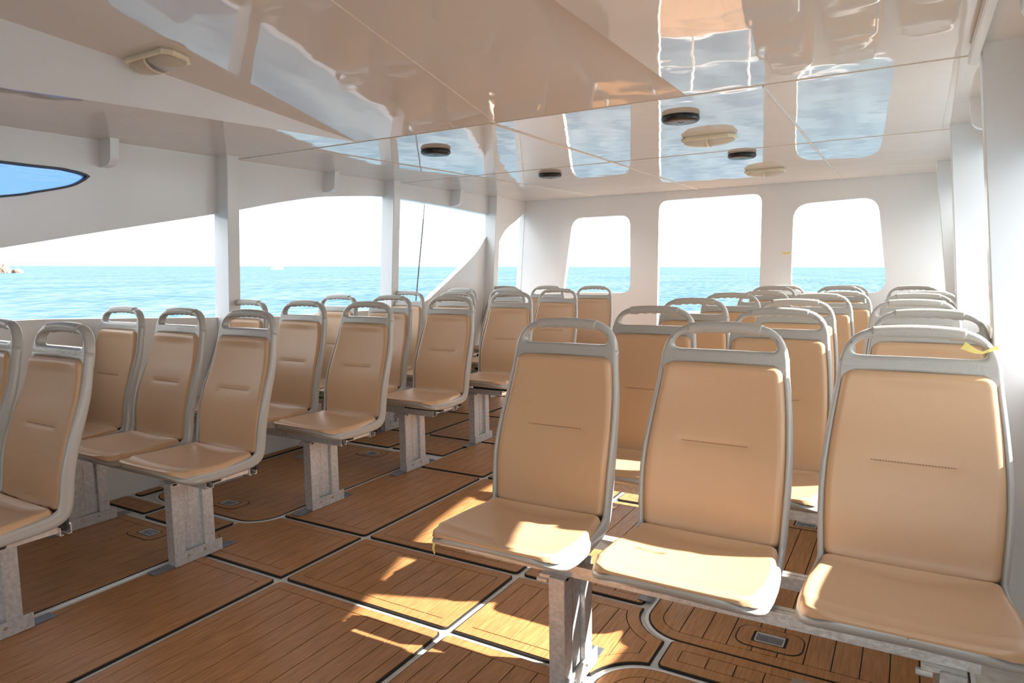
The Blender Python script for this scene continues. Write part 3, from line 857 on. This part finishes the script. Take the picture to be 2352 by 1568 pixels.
# louvred vent low on the starboard wall
vt = empty('wall_vent', (XR(.2), 2.86, .2)); tag(vt, 'white louvred vent low on the right wall beside the nearest seats', 'vent')
bm = bmesh.new(); fnv = lambda u, v, w: (XR(.2+v)-XR(.2)-w, u, v)
prism(bm, rrect(-.17, .11, -.19, .17, .012, 3), .0, .008, fnv, [rrect(-.155, .095, -.175, .155, .006, 2)]); obj('vent_frame', bm, 'white', vt)
bm = bmesh.new()
for i in range(34):
    u = -.155+i*.0075; prism(bm, [(u, -.176), (u+.0035, -.176), (u+.0035, .156), (u, .156)], .0, .006, fnv)
obj('louvre', bm, 'white', vt)

# ------------------------------------------------------------ outside: bow deck, rail, rope
bm = bmesh.new(); teak_mesh(bm, None, .09, .07, z=.0, rr=(-3.0, -.4, 6.72, 8.4, (.05, .05, 1.0, 1.0), 8))
tag(obj('bow_deck_planking', bm, ('teak', 'caulk')), 'teak bow deck seen through the doorway', 'deck planking')
br = empty('bow_railing', (-1.7, 8.3, 0)); tag(br, 'white tubular railing around the bow deck beyond the doorway', 'railing')
loopx = [(-2.0, -1.5), (-1.60, -.75), (-1.2, -.35), (-.65, .06), (.65, .06), (1.2, -.35), (1.6, -.75), (1.95, -1.4)]
for z, nm in ((.69, 'top_rail'), (.36, 'mid_rail')):
    bm = bmesh.new(); tube(bm, [(x, y, z) for x, y in curve(loopx, 5)], .016, 10, 1, Vector((0, 0, 1))); obj(nm, bm, 'white', br, True)
for x, y in loopx[1:-1]+[(0, .06)]:
    bm = bmesh.new(); tube(bm, [(x, y, .0), (x, y, .69)], .014, 10); obj('rail_post', bm, 'white', br, True)
bm = bmesh.new()
tube(bm, [(-4.3, 5.613+.194*(z_-1.937), z_) for z_ in [.2+i*.21 for i in range(11)]], .007, 8)
tag(obj('mooring_rope', bm, 'rope'), 'thin dark rope hanging outside the left wall opening', 'rope')

# ------------------------------------------------------------ sea, far shore, boats
NS = Vector((.0151733, .00419088, .9998761))          # the boat lists slightly against the sea
P0 = Vector((0, 0, 1.25)) - NS*2.7
q = Vector((0, 0, 1)).rotation_difference(NS)
bm = bmesh.new()
rad = [0, 12, 40, 120, 400, 1500, 6000, 14000]; prev = None
for r_ in rad:
    cur = [bm.verts.new((r_*math.cos(2*PI*i/64), r_*math.sin(2*PI*i/64), 0)) for i in range(64)] if r_ else [bm.verts.new((0, 0, 0))]
    if prev:
        for i in range(64):
            j = (i+1) % 64
            bm.faces.new((prev[0], cur[i], cur[j]) if len(prev) == 1 else (prev[i], cur[i], cur[j], prev[j]))
    prev = cur
sea = obj('sea', bm, 'sea'); sea.location = P0; sea.rotation_mode = 'QUATERNION'; sea.rotation_quaternion = q
tag(sea, 'calm turquoise sea all around the boat', 'sea', kind='stuff')
def on_sea(x, y):
    return Vector((x, y, P0.z-((x-P0.x)*NS.x+(y-P0.y)*NS.y)/NS.z))
def blob(name, c, sx_, sy_, sz_, m_, seed, label, cat, group=None, rough=.25, sub=4, sink=.25):
    rnd = random.Random(seed); bm = bmesh.new(); bmesh.ops.create_icosphere(bm, subdivisions=sub, radius=1)
    import mathutils
    for v in bm.verts:
        n = mathutils.noise.fractal(v.co*1.7+Vector((seed*3.1, 0, 0)), .8, 2.2, 4)
        v.co *= 1+rough*n; v.co = Vector((v.co.x*sx_, v.co.y*sy_, v.co.z*sz_))
    o = obj(name, bm, m_, smooth=False); o.location = c-NS*sz_*sink*-1*0+Vector((0, 0, 0)); return tag(o, label, cat, group)
blob('rock', on_sea(-289, 122.5), 2.4, 2.2, 3.2, 'rock', 1, 'largest pale boulder rising from the sea at the far left', 'rock', 'rocks in the sea at far left')
blob('rock', on_sea(-287.5, 126.2), 2.0, 1.8, 1.7, 'rock', 5, 'flat pale boulder right of the largest sea rock', 'rock', 'rocks in the sea at far left')
blob('rock', on_sea(-293, 118.5), 3.2, 2.8, 2.4, 'rock', 8, 'pale boulder cut by the left edge of the photo', 'rock', 'rocks in the sea at far left')
blob('hill', on_sea(-6000, 10240), 1100, 700, 330, 'hill', 3, 'faint hazy hill on the horizon by the front left corner', 'hill', 'faint hills on the horizon', .08, 4)
blob('hill', on_sea(480, 5900), 600, 700, 330, 'hill', 9, 'bluish hill seen in the slit beside the right wall post', 'hill', 'faint hills on the horizon', .08, 4)
# motor yacht
yb_ = on_sea(-455, 391); yt = empty('motor_yacht', yb_, math.radians(52)); tag(yt, 'small white motor yacht far out on the sea', 'boat')
bm = bmesh.new(); rings = []
for t in [i/10 for i in range(11)]:
    x = -5+10*t; w = 1.5*math.sqrt(max(.02, 1-max(0, (t-.45)/.56)**2)); h = 1.3+.7*t*t
    rings.append([Vector((x, -w, h)), Vector((x, -w*.7, -.3)), Vector((x, w*.7, -.3)), Vector((x, w, h))])
loft(bm, rings); obj('hull', bm, 'white', yt)
bm = bmesh.new(); rings = [[Vector(p) for p in ((-3.2, -1.1, z), (1.4-.6*(z-1.4), -1.1, z), (1.4-.6*(z-1.4), 1.1, z), (-3.2, 1.1, z))] for z in (1.4, 2.6)]
loft(bm, rings); obj('cabin', bm, 'white', yt)
bm = bmesh.new(); box(bm, -2.9, .7, -1.12, 1.12, 2.0, 2.35); obj('cabin_window', bm, 'dark', yt)
bm = bmesh.new(); box(bm, -3.6, .6, -1.2, 1.2, 3.6, 3.75)
for x in (-3.3, .2):
    for y in (-1, 1): box(bm, x, x+.1, y-.05, y+.05, 2.6, 3.6)
obj('canopy', bm, 'blue', yt)
